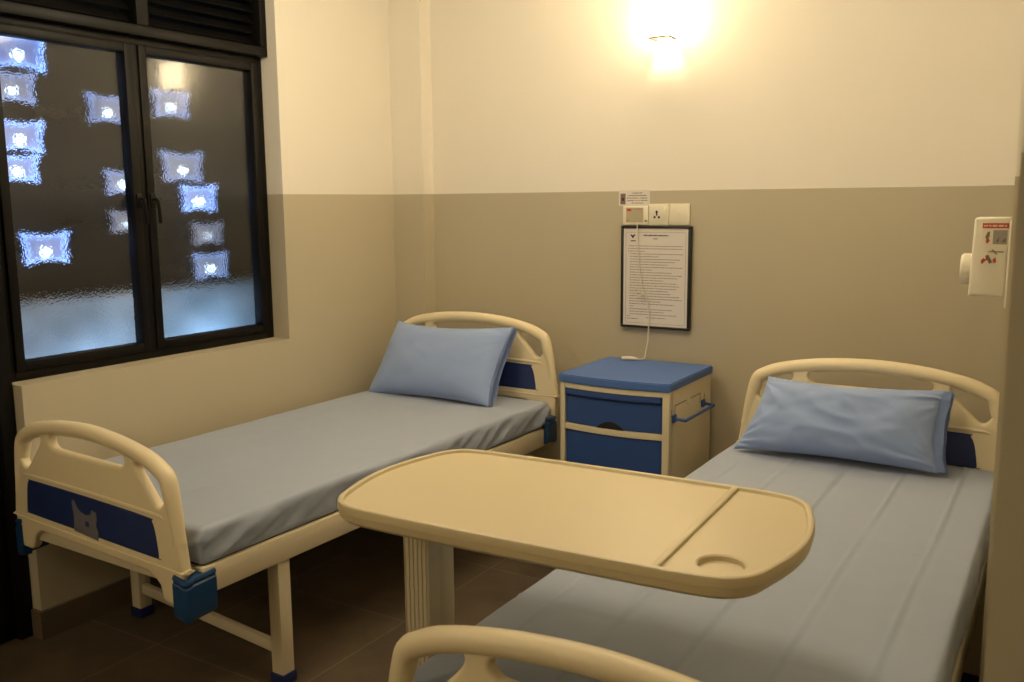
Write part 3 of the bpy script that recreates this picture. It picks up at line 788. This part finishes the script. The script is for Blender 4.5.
# hand rub dispenser on the right wall
di = thing('hand_rub_dispenser', 'white hand rub dispenser with red-headed sticker on the right wall', 'dispenser', (3.015, -1.55, 1.31))
bm = bmesh.new(); prof = [(-.016, .026), (-.092, .026), (-.094, .029), (-.089, .208), (-.085, .212), (-.016, .212)]
t = plate(prof, (), .05, .006, 'xz', 2); shift(t, (0, .05, 0)); join(bm, t)
obj('dispenser_body', bm, M['white'], di)
obj('back_plate', B(((-.016, -.004, 0), (0, .104, .206)), bev=.005), M['white'], di)
bm = bmesh.new(); lathe(bm, [(.001, -.116), (.033, -.116), (.037, -.111), (.037, -.096), (.034, -.088)], 28, (0, .05, .088), axis='x'); obj('push_lever', bm, M['white'], di)
bm = bmesh.new(); box(bm, (-.071, -.0012, .187), (-.011 - .005, -.0002, .199), 0, 1, 1); box(bm, (-.071, -.0008, .140), (-.016, -.0002, .187), 0, 1, 0)
rnd = random.Random(9); text_line(bm, -.068, -.02, .1905, .005, -.0012, 0, rnd)
box(bm, (-.048, -.0012, .150), (-.018, -.0006, .183), 0, 1, 2)
for pts, ii in (([(-.060, .178), (-.055, .180), (-.055, .168), (-.061, .160), (-.064, .166)], 3), ([(-.063, .158), (-.058, .166), (-.054, .158), (-.060, .150)], 1), ([(-.042, .155), (-.034, .168), (-.036, .155)], 3), ([(-.030, .155), (-.022, .166), (-.021, .155)], 3),
                ([(-.070, .112), (-.065, .118), (-.062, .114), (-.058, .120), (-.055, .115), (-.062, .110), (-.066, .104), (-.070, .105)], 1), ([(-.062, .122), (-.056, .126), (-.046, .108), (-.052, .104)], 3), ([(-.046, .114), (-.040, .120), (-.038, .108), (-.044, .106)], 1), ([(-.056, .134), (-.024, .134), (-.024, .131), (-.056, .131)], 2), ([(-.046, .138), (-.036, .126), (-.038, .125), (-.050, .136)], 2)):
    t = plate(pts, (), .0006, .0001, 'xz', 0); shift(t, (0, -.0008, 0)); join(bm, t, ii)
obj('instruction_sticker', bm, [M['white'], M['red'], M['greyp'], M['brownp']], di, smooth=0)

# ------------------------------------------------------------------ lights
def light(name, kind, loc, energy, col, **kw):
    l = bpy.data.lights.new(name, kind); l.energy = energy; l.color = col
    for k, v in kw.items(): setattr(l, k, v)
    o = bpy.data.objects.new(name, l); C.objects.link(o); o.location = loc
    return o
WARM = (1, .80, .50)
up_l = light('uplight', 'SPOT', (1.512, -.072, 2.345), BULB, WARM, shadow_soft_size=.012, spot_size=math.radians(150), spot_blend=.5); up_l.rotation_euler = (PI, 0, 0)
light('bulb', 'POINT', (1.512, -.085, 2.345), 7, WARM, shadow_soft_size=.012)
light('haze_fill', 'POINT', (-.50, -.80, .83), 3.6, (.38, .66, 1), shadow_soft_size=.04)  # point lights added below the sill to make the pale haze
light('haze_fill', 'POINT', (-.50, -1.40, .83), 2.2, (.38, .66, 1), shadow_soft_size=.04)
light('haze_fill', 'POINT', (-.42, -1.88, .75), 2.0, (.32, .55, 1), shadow_soft_size=.04)
light('front_fill', 'POINT', (.9, -4.95, 2.25), FRONT_FILL, (1, .84, .58), shadow_soft_size=.22)  # unseen fill added behind the camera for front-facing surfaces; no fixture
for gx, gy in ((1.05, -1.50), (2.0, -1.85)):
    light('ceiling_fill', 'POINT', (gx, gy, 2.55), CEIL_FILL / 2, (1, .84, .58), shadow_soft_size=.24)  # unseen fill added to brighten the room, split in two to soften shadows
w = bpy.data.worlds.new('night'); bpy.context.scene.world = w; w.use_nodes = True
w.node_tree.nodes['Background'].inputs[0].default_value = (.002, .003, .006, 1)

# ------------------------------------------------------------------ camera
cam = bpy.data.cameras.new('camera'); co_ = bpy.data.objects.new('camera', cam); C.objects.link(co_)
F, yaw, pitch, roll = 922.2712, .5547, -.1501, -.0092
cam.sensor_width = 36; cam.sensor_fit = 'HORIZONTAL'; cam.lens = F / 1024 * 36; cam.clip_start = .05
fwd = Vector((-math.sin(yaw) * math.cos(pitch), math.cos(yaw) * math.cos(pitch), math.sin(pitch)))
right = fwd.cross(Vector((0, 0, 1))).normalized(); up = right.cross(fwd)
r2 = right * math.cos(roll) + up * math.sin(roll); u2 = -right * math.sin(roll) + up * math.cos(roll)
mw = Matrix((r2, u2, -fwd)).transposed().to_4x4(); mw.translation = (3.1506, -3.9892, 1.5692)
co_.matrix_world = mw
cam.dof.use_dof = True; cam.dof.focus_distance = 3.4; cam.dof.aperture_fstop = 8
sc = bpy.context.scene; sc.camera = co_
sc.view_settings.view_transform = 'Standard'; sc.view_settings.look = 'None'; sc.view_settings.gamma = 1
sc.view_settings.use_curve_mapping = False; sc.view_settings.exposure = 0
